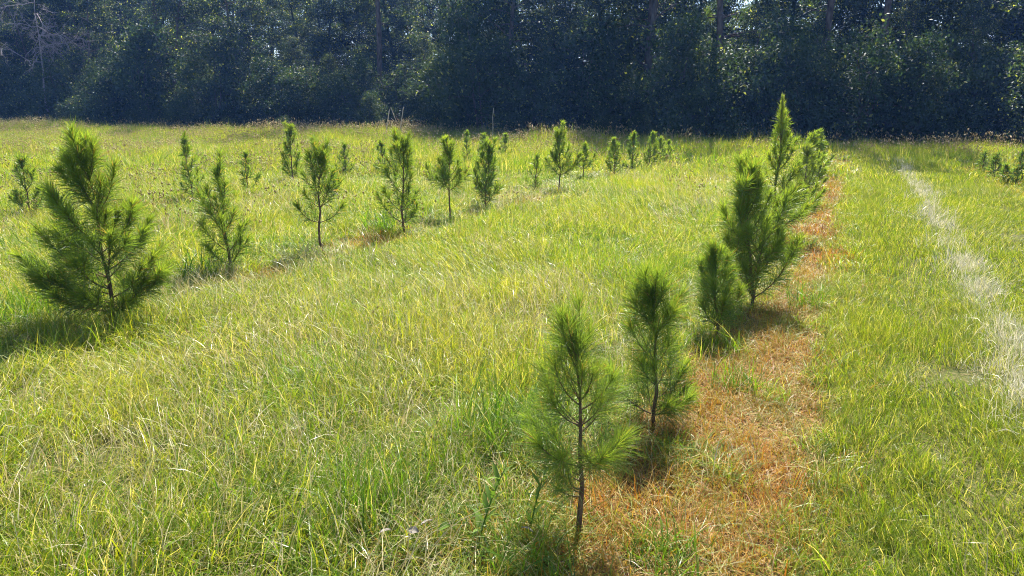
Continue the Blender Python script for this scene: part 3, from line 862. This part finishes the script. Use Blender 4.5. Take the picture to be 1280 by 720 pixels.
def sapling(x, y, h, w, seed, label, dist, clear=.28, whorls=4, extra=(), dens=1.0, spire=False, lean=(0, 0), skip=(), nl=.15, tips=0, fan=(30, 68), bri=(.1, .75)):
    rng = np.random.default_rng(seed)
    e = bpy.data.objects.new('pine_sapling', None); COL.objects.link(e)
    e.location = (x, y, float(gz(x, y))); e.empty_display_size = .2
    tag(e, label, 'pine', 'young pines planted in rows')
    width = max(.0013, .00056 * dist)
    h -= .05; dens *= .44; whorls += 1
    clear = clear * .85 if clear >= .3 else .05 + .25 * clear
    dens = dens * min(1, .0030 / width) if width > .0030 else dens
    detailed = dist < 13
    # stem
    k = 8; zz = np.linspace(-.04, h * .965, k)
    wob = np.cumsum(rng.normal(0, .014 * h, (k, 2)), 0); wob[0] = 0
    st = np.column_stack([wob + np.outer(np.clip(zz / h, 0, 1) ** 1.3, lean), zz])
    rb = .0085 * h + .005
    b = Buf(); tube(b, st, rb * (1 - .8 * np.linspace(0, 1, k) ** 1.1), 8)
    obj('stem', b.mesh('stem', M['bark'], True), e)
    def on_stem(q): return np.array([np.interp(q * h, st[:, 2], st[:, j]) for j in range(3)])
    # leader
    lb = Buf()
    lead = np.array([on_stem(q) for q in np.linspace(.70, .965, 6)])
    needles(lb, rng, lead, 0, .85, int(330 * dens * h), nl, R(48), R(30), width, .06, bri)
    needles(lb, rng, lead, .5, 1, int(300 * dens * h), nl * .75, R(32), R(14), width, .02, (bri[0] + .25, 1.0))
    obj('leader_needles', lb.mesh('leader_needles', M['needle_new' if spire else 'needle']), e)
    # branches
    specs = []
    lop = rng.uniform(.05, .3); lopaz = rng.uniform(0, 6.28)
    for i in range(whorls):
        q = clear + (.80 - clear) * (i / max(1, whorls - 1)) + rng.normal(0, .012)
        nb = int(rng.integers(3, 6))
        for j in range(nb):
            az = j * 6.283 / nb + i * 1.1 + rng.uniform(-.5, .5)
            f = (i / max(1, whorls - 1))
            pf = (1 - (.90 if spire else .82) * f ** (.85 if spire else .8)) * (1 + lop * math.cos(az - lopaz)) * rng.uniform(.72, 1.18)
            specs.append((q, az, w * pf * rng.uniform(.8, 1.15), (1 - f) * rng.uniform(fan[0] - 10, fan[0] + 10) + 62 * f, (1 - f) * (fan[1] + rng.uniform(-8, 8)) + 84 * f))
    # multiple candles round the tip
    for j in range(tips):
        az = j * 6.283 / tips + .4 + rng.uniform(-.5, .5)
        specs.append((.80 + rng.uniform(-.03, .03), az, .13 * h * rng.uniform(.5, .9) * .7, 62, 84))
    specs += list(extra)
    fol = None if detailed else (Buf(), Buf())
    for n_, (q, az, reach, e0, e1) in enumerate(specs):
        if n_ in skip: continue
        p0 = on_stem(q)
        dr = np.array([math.cos(az), math.sin(az), 0])
        m = 7; pts = [p0]
        el = np.radians(np.linspace(e0, e1, m - 1))
        ln = reach / max(.25, np.mean(np.cos(el)))
        ln = min(ln, .42 * h + .1)
        side = rng.normal(0, .12)
        for s in range(m - 1):
            d = dr * math.cos(el[s]) + np.array([0, 0, math.sin(el[s])]) + np.array([-dr[1], dr[0], 0]) * side
            pts.append(pts[-1] + norm(d) * ln / (m - 1))
        pts = np.array(pts)
        wb = Buf() if detailed else fol[0]
        nb_ = Buf() if detailed else fol[1]
        br = rb * .42 * (1 - .5 * q)
        tube(wb, pts, np.maximum(br * (1 - .75 * np.linspace(0, 1, m)), width * .45), 5)
        paths = [(pts, .12, 1.0, 1.0)]
        if reach > .16 and rng.uniform() < .75:        # a side shoot or two
            for sgn in ((1, -1) if reach > .26 else (rng.choice([-1, 1]),)):
                kx = int(rng.integers(2, 5)); d = norm(pts[kx] - pts[kx - 1])
                sd = np.array([-dr[1], dr[0], 0]) * sgn
                q2 = pts[kx] + (d * .75 + sd * .7) * ln * .22; q3 = q2 + (d * .6 + sd * .35 + np.array([0, 0, .6])) * ln * .2
                sp = bezier(pts[kx], q2, q3, 5)
                tube(wb, sp, np.maximum(br * .5 * (1 - .7 * np.linspace(0, 1, 5)), width * .45), 4)
                paths.append((sp, .1, 1.0, .55))
        for pth, s0, s1, k_ in paths:
            lnp = np.linalg.norm(np.diff(pth, axis=0), axis=1).sum()
            nn = int(1150 * lnp * (s1 - s0) * dens)
            needles(nb_, rng, pth, s0, s1, max(10, nn), nl * 1.15, R(58), R(26), width, .18, (bri[0] + .15 * q, bri[1] + .1 * q))
            needles(nb_, rng, pth, .78, 1.0, max(5, int(nn * .3)), nl * .8, R(35), R(14), width, .08, (.4, 1.0))
        if detailed:
            bo = obj('branch', wb.mesh('branch', M['twig'], True), e)
            obj('needles', nb_.mesh('needles', M['needle']), bo)
    if not detailed:
        obj('branches', fol[0].mesh('branches', M['twig'], True), e)
        obj('foliage', fol[1].mesh('foliage', M['needle_new' if spire else 'needle']), e)
    return e

def cam_dist(x, y): return math.hypot(x, y)

def build_saplings():
    def S(x, y, h, w, seed, label, **kw): sapling(x, y, h, w, seed, label, cam_dist(x, y), **kw)
    left = math.pi - R(YAW) + .1            # azimuth pointing left across the picture
    right = -R(YAW) + R(48)
    lft = R(180 + YAW); rgt = R(YAW)
    # right-hand row, nearest first
    S(-.88, 2.61, .95, .23, 1, 'thin young pine with bare lower stem, nearest to the camera in the foreground', clear=.44, whorls=3, tips=4, dens=1.6, lean=(-.05, 0),
      extra=[(.30, lft + .2, .10, 25, 60), (.27, lft - .5, .09, 10, 50), (.24, lft + .7, .09, 15, 70), (.36, rgt - .2, .17, 20, 50), (.2, lft, .09, 5, 40),
             (.33, lft - .1, .11, 30, 70), (.22, lft + .35, .08, 20, 65), (.5, rgt + .5, .16, 25, 60), (.52, lft - .6, .15, 25, 60), (.6, rgt - .6, .12, 35, 70), (.62, lft + .5, .12, 40, 75)],
      nl=.15, fan=(16, 50), bri=(.05, .65))
    S(-.86, 3.80, .87, .23, 2, 'second nearest young pine, rounded and drooping, in the orange strip row', clear=.2, whorls=4, tips=4, dens=1.5, lean=(-.07, 0), nl=.17, fan=(24, 62), bri=(.03, .55),
      extra=[(.14, rgt, .16, 15, 50), (.2, rgt + .6, .15, 20, 55), (.7, lft, .12, 35, 60), (.72, rgt, .13, 35, 60), (.66, rgt - 1.2, .14, 30, 60)])
    S(-.84, 5.57, .76, .17, 3, 'small narrow young pine with a bare leader in front of the dense bushy one', clear=.2, whorls=4, dens=1.8, nl=.15, fan=(44, 72), bri=(.05, .6), lean=(-.03, 0))
    S(-.70, 6.53, 1.24, .32, 4, 'dense bushy green young pine in the orange strip row', clear=.1, whorls=5, tips=6, dens=1.3, nl=.18, fan=(46, 78), bri=(.12, .8), lean=(-.08, .0),
      extra=[(.5, rgt, .24, 35, 70), (.45, lft, .24, 35, 70), (.6, rgt + .7, .2, 40, 75), (.62, lft + .5, .18, 45, 78), (.3, rgt + .4, .26, 25, 65)])
    S(-.86, 9.70, 1.86, .36, 5, 'tallest young pine, pale green spire standing up against the dark wood', clear=.1, whorls=9, tips=0, dens=1.25, spire=True, nl=.13, fan=(24, 58), bri=(.3, .95))
    S(-.75, 13.29, 1.05, .27, 6, 'leafy young pine just behind the tallest spire, first of a close clump', clear=.2, whorls=4, tips=3, dens=1.4, spire=True, bri=(.3, .95))
    S(-.79, 15.75, 1.10, .30, 7, 'middle young pine of the close clump behind the tallest spire', clear=.2, whorls=4, tips=3, dens=1.4, bri=(.25, .9))
    S(-.82, 19.29, 1.08, .32, 8, 'rearmost young pine of the clump at the far end of the orange strip', clear=.2, whorls=4, tips=2, dens=1.4, bri=(.15, .8))
    # left row
    S(-5.22, 3.92, 1.50, .42, 20, 'large bushy young pine with long low side limb, at left', clear=.06, whorls=4, tips=3, dens=1.5, nl=.18, fan=(20, 54), bri=(.10, .75),
      extra=[(.17, lft, .60, 14, 36), (.2, lft - .5, .48, 16, 45), (.11, rgt + .2, .42, 12, 55), (.26, lft + .35, .45, 22, 60), (.10, lft - .3, .32, 5, 40), (.08, rgt - .6, .3, 8, 45), (.12, lft + .2, .4, 20, 50), (.15, rgt, .36, 25, 60), (.3, rgt + .3, .34, 30, 65), (.34, lft - .2, .36, 30, 65), (.42, lft + .1, .26, 40, 70), (.4, rgt + .2, .28, 35, 70), (.1, -1.2, .3, 12, 50), (.2, -1.5, .3, 25, 60),
             (.62, lft, .16, 55, 80), (.64, lft + 1, .15, 55, 82), (.60, rgt, .17, 50, 80), (.85, rgt, .05, 74, 88)])
    S(-5.68, 5.66, 1.20, .24, 21, 'narrow upright young pine next right of the large bushy one', clear=.1, whorls=5, tips=1, dens=1.15, nl=.16, fan=(36, 68), bri=(.08, .7))
    S(-5.47, 6.94, 1.30, .32, 22, 'open young pine with bare lower stem, third in the left row', clear=.34, whorls=4, tips=4, dens=1.25, nl=.15, fan=(22, 60), bri=(.08, .65))
    S(-5.34, 8.43, 1.34, .35, 23, 'young pine with brown stem above a dark grass tuft, fourth in the left row', clear=.26, whorls=5, tips=3, dens=1.3, nl=.16, bri=(.15, .8))
    S(-5.39, 9.76, 1.18, .28, 24, 'young pine with long bare brown stem and bushy top, fifth in the left row', clear=.44, whorls=4, tips=4, dens=1.4, nl=.15, fan=(28, 64), bri=(.2, .9))
    S(-5.41, 11.03, 1.14, .28, 25, 'fan-shaped dark young pine, sixth in the left row', clear=.1, whorls=5, tips=2, dens=1.3, nl=.16, fan=(40, 70), bri=(.05, .6))
    S(-5.58, 13.52, .78, .15, 26, 'thin short young pine between two larger ones in the left row', clear=.25, whorls=3, dens=.9, bri=(.3, .9))
    S(-5.15, 13.56, 1.27, .28, 27, 'pointed young pine with open lower branches, tallest in the far left row', clear=.3, whorls=5, tips=1, dens=1.2, bri=(.25, .95))
    S(-5.52, 16.19, .83, .18, 28, 'small young pine just right of the pointed one in the left row', clear=.3, whorls=3, dens=1.3)
    S(-5.07, 17.03, .92, .23, 29, 'round headed young pine, fifth from the far end of the left row', clear=.22, whorls=4, dens=1.4, bri=(.2, .9))
    S(-4.93, 18.01, 1.04, .18, 30, 'dark narrow young pine, fourth from the far end of the left row', clear=.2, whorls=4, dens=1.4, bri=(.05, .6))
    S(-4.90, 19.57, 1.0, .19, 31, 'dark young pine, third from the far end of the left row', clear=.2, whorls=4, dens=1.4, bri=(.1, .7))
    S(-4.84, 20.45, .82, .17, 32, 'small young pine, second from the far end of the left row', clear=.2, whorls=3, dens=1.4, bri=(.25, .95))
    S(-4.77, 21.10, .72, .14, 33, 'smallest young pine at the far end of the left row', clear=.2, whorls=3, dens=1.4, bri=(.2, .9))
    # second row to the left, half sunk in the grass
    S(-11.18, 7.37, 1.0, .25, 40, 'young pine standing in grass at the left edge, behind the large bushy one', clear=.12, whorls=4, dens=1.3)
    S(-10.55, 9.84, 1.27, .20, 41, 'slim dark young pine in the back row above the narrow upright one', clear=.15, whorls=4, dens=1.2)
    S(-10.69, 11.35, .84, .16, 42, 'short dark young pine half hidden in grass in the back left row', clear=.15, whorls=3, dens=1.2, bri=(.05, .5))
    S(-10.94, 12.96, 1.30, .28, 43, 'young pine with yellow tips and dark skirt in the back left row', clear=.25, whorls=4, tips=2, dens=1.3, bri=(.1, .9))
    S(-10.84, 14.62, .86, .20, 44, 'young pine peeping out behind the open third pine of the left row', clear=.15, whorls=3, dens=1.3)
    S(-10.29, 15.38, .92, .18, 45, 'young pine just left of and behind the fourth pine of the left row', clear=.15, whorls=3, dens=1.3)
    S(-10.82, 17.49, .68, .14, 46, 'tiny young pine just right of and behind the fourth pine of the left row', clear=.15, whorls=3, dens=1.3)
    S(-9.67, 18.69, .97, .13, 47, 'slender young pine in the back row between the fifth and sixth pines', clear=.2, whorls=4, dens=1.2)
    S(-10.24, 20.72, .76, .26, 48, 'low wide young pine far back beside the fan-shaped one', clear=.2, whorls=3, dens=1.3)
    S(-9.98, 21.71, .80, .20, 49, 'last small young pine at the far end of the back left row', clear=.2, whorls=3, dens=1.3)
    # row at the right edge
    S(2.79, 21.58, .60, .11, 60, 'leftmost small young pine of the group at the right edge', clear=.12, whorls=3, dens=1.3)
    S(2.85, 20.11, .62, .17, 61, 'wide small young pine, second of the group at the right edge', clear=.12, whorls=3, dens=1.4, bri=(.05, .6))
    S(2.84, 18.64, .46, .13, 62, 'shortest young pine of the group at the right edge', clear=.2, whorls=3, dens=1.3, bri=(.05, .6))
    S(3.00, 18.38, .80, .11, 63, 'tall slim dark young pine at the right edge of the picture', clear=.2, whorls=4, dens=1.3, bri=(.05, .5))
build_saplings()

# ------------------------------------------------------------------ tufts, weeds, stalks
def tuft(x, y, seed, label, h=.26, n=130, radius=.11, width=.007, mat='lush', th0=.5, bend=1.1, s=1):
    b = Buf(); rng = np.random.default_rng(seed)
    v, f, r, t, _, _ = blades(rng, n, radius, h, h * .25, width, th0, bend, 4)
    b.add(v, f, 3, rnd=r, t=t)
    o = obj('grass_tuft', b.mesh('grass_tuft', M[mat]), loc=(x, y, float(gz(x, y))))
    tag(o, label, 'grass tuft', 'lush green grass tufts')

tuft(-.55, 2.60, 1, 'bright green grass tuft on the orange strip right of the nearest pine', .17, 190, .14, .006)
tuft(-.42, 2.42, 2, 'thin green grass tuft at the bottom edge right of the nearest pine', .17, 50, .08)
tuft(-1.00, 2.30, 3, 'broad-bladed green grass tuft in front of the nearest pine stem', .24, 80, .12)
tuft(-.80, 2.22, 8, 'small green grass tuft at the bottom edge below the nearest pine', .17, 50, .09)
tuft(-1.75, 2.45, 4, 'tall dark green grass tuft in the lower left foreground', .30, 190, .18, .005, th0=.4, bend=.9)
tuft(-1.50, 3.25, 5, 'large lush green tuft leaning over at the left edge of the orange patch', .40, 480, .30, .005, th0=.55, bend=1.1)
tuft(-6.02, 3.72, 6, 'dense dark green grass tuft at the left picture edge', .34, 260, .28, .008)
tuft(-5.72, 8.45, 7, 'dark broad-leaved grass tuft at the foot of the fourth left-row pine', .38, 120, .24, .014)
tuft(-5.80, 5.45, 9, 'green grass tuft at the foot of the narrow upright pine', .36, 160, .26, .009)
tuft(-.55, 4.55, 10, 'upright green grass tuft right of the second nearest pine', .22, 130, .15, .005, th0=.4, bend=.9)
tuft(-.28, 6.7, 11, 'green grass tuft beside the dense bushy pine', .28, 120, .16, .007)

def weed(x, y, h, seed, label, leafn=16, ll=.10, lean=(0, 0)):
    rng = np.random.default_rng(seed)
    e = bpy.data.objects.new('weed', None); COL.objects.link(e); e.location = (x, y, float(gz(x, y)))
    tag(e, label, 'weed')
    st = bezier(np.array([0, 0, -.02]), np.array([lean[0] * .3, lean[1] * .3, h * .5]), np.array([lean[0], lean[1], h]), 7)
    b = Buf(); tube(b, st, .004 * (1 - .6 * np.linspace(0, 1, 7)), 6)
    obj('stem', b.mesh('stem', M['weed'], True), e)
    for i in range(leafn):
        q = .15 + .83 * i / leafn
        p = np.array([np.interp(q, np.linspace(0, 1, 7), st[:, j]) for j in range(3)])
        az = i * 2.4 + rng.uniform(-.4, .4); el = R(rng.uniform(25, 60)); L = ll * rng.uniform(.7, 1.2) * (1.15 - .5 * q)
        d = np.array([math.cos(az) * math.cos(el), math.sin(az) * math.cos(el), math.sin(el)])
        sd = np.array([-math.sin(az), math.cos(az), 0]); up = np.cross(d, sd)
        bb = Buf(); ww = L * .11
        v = []
        for s, wf, dz in ((0, .25, 0), (.3, 1, .04), (.65, .8, .02), (1, .05, -.12)):
            c = p + d * L * s + np.array([0, 0, dz * L])
            v += [c - sd * ww * wf - up * .0, c - up * ww * .25, c + sd * ww * wf]
        f = []
        for s in range(3):
            a = s * 3
            f += [a, a + 1, a + 4, a + 3, a + 1, a + 2, a + 5, a + 4]
        bb.add(v, f, 4, rnd=rng.uniform(0, 1))
        obj('leaf', bb.mesh('leaf', M['weed'], True), e)

weed(-1.22, 2.38, .34, 1, 'leafy green weed with slanting stem left of the nearest pine', 18, .11, (.10, .06))
weed(-1.06, 2.52, .28, 2, 'thin green weed close beside the nearest pine', 12, .09, (.05, .05))
weed(-1.62, 2.18, .22, 3, 'upright pale green weed stem at the bottom edge', 9, .05, (.0, .02))

def dry_leaf(x, y, z, seed, L, label, mat='deadleaf'):
    rng = np.random.default_rng(seed)
    g = 6; v = []
    for i in range(g + 1):
        s = i / g; wd = math.sin(math.pi * min(.97, s * .9 + .06)) * .36 * L
        for j in (-1, -.5, 0, .5, 1):
            v.append((j * wd, s * L, .10 * L * abs(j) ** 1.5 + .12 * L * math.sin(s * 3.0) + rng.normal(0, .012) * L))
    f = []
    for i in range(g):
        for j in range(4):
            a = i * 5 + j; f += [a, a + 1, a + 6, a + 5]
    b = Buf(); b.add(v, f, 4, rnd=rng.uniform(0, 1, len(v)))
    o = obj('fallen_leaf', b.mesh('fallen_leaf', M[mat], True), loc=(x, y, float(gz(x, y)) + z))
    o.rotation_euler = (rng.uniform(-.5, .5), rng.uniform(-.5, .5), rng.uniform(0, 6.28))
    tag(o, label, 'leaf', 'curled leaves lying in the foreground grass')

dry_leaf(-1.36, 2.28, .13, 1, .05, 'white curled dead leaf standing in grass at the bottom edge')
dry_leaf(-1.42, 2.20, .12, 2, .045, 'greyish crumpled dead leaf nearest the bottom edge, left of the weed')
dry_leaf(-1.30, 2.22, .14, 3, .055, 'yellow green round leaf beside the white curled leaf', 'weed')
dry_leaf(-1.05, 2.42, .10, 4, .05, 'pale crumpled dead leaf just left of the nearest pine stem')
dry_leaf(-1.48, 2.17, .12, 5, .045, 'small bleached dead leaf at the bottom edge in the tall grass')

def bent_stalk(x, y, pts, r, label):
    b = Buf(); tube(b, np.array(pts, float), np.linspace(r, r * .5, len(pts)), 6)
    o = obj('dry_stalk', b.mesh('dry_stalk', M['drystalk'], True), loc=(x, y, float(gz(x, y))))
    o.rotation_euler = (0, 0, R(YAW))
    tag(o, label, 'stalk', 'dry stalks against the dark wood')
bent_stalk(-19.6, 29.6, [(0, 0, -.05), (.10, 0, .6), (.22, 0, 1.25), (.3, 0, 1.45), (.42, .02, 1.1), (.55, .02, .75), (.3, 0, .95)], .03, 'dry stalk bent over like a letter A against the dark wood')
bent_stalk(-18.9, 29.7, [(0, 0, -.05), (.05, 0, .55), (.14, 0, 1.0), (.22, 0, 1.45)], .028, 'straight dry stalk leaning beside the bent one before the wood')
bent_stalk(-14.6, 30.4, [(0, 0, -.05), (.03, 0, .5), (.02, 0, 1.0), (.06, 0, 1.4)], .022, 'single upright dry stalk before the middle of the wood')

# ------------------------------------------------------------------ haze
def build_haze():
    x0, x1, y0, y1, z0, z1 = -640, 640, -640, 660, -1.4, 27.0
    v = [(x0, y0, z0), (x1, y0, z0), (x1, y1, z0), (x0, y1, z0), (x0, y0, z1), (x1, y0, z1), (x1, y1, z1), (x0, y1, z1)]
    f = [0, 3, 2, 1, 4, 5, 6, 7, 0, 1, 5, 4, 1, 2, 6, 5, 2, 3, 7, 6, 3, 0, 4, 7]
    m = bpy.data.materials.new('haze'); m.use_nodes = True
    nt = m.node_tree; nt.nodes.remove(nt.nodes['Principled BSDF'])
    pv = nt.nodes.new('ShaderNodeVolumePrincipled')
    pv.inputs['Color'].default_value = (.17, .38, 1.0, 1)
    pv.inputs['Density'].default_value = HAZE
    pv.inputs['Anisotropy'].default_value = .35
    nt.links.new(pv.outputs[0], nt.nodes['Material Output'].inputs['Volume'])
    o = obj('haze', mesh_np('haze', v, f, 4, m))
    tag(o, 'thin blue haze in the air over the field', 'haze', kind='stuff')
HAZE = .00062
build_haze()
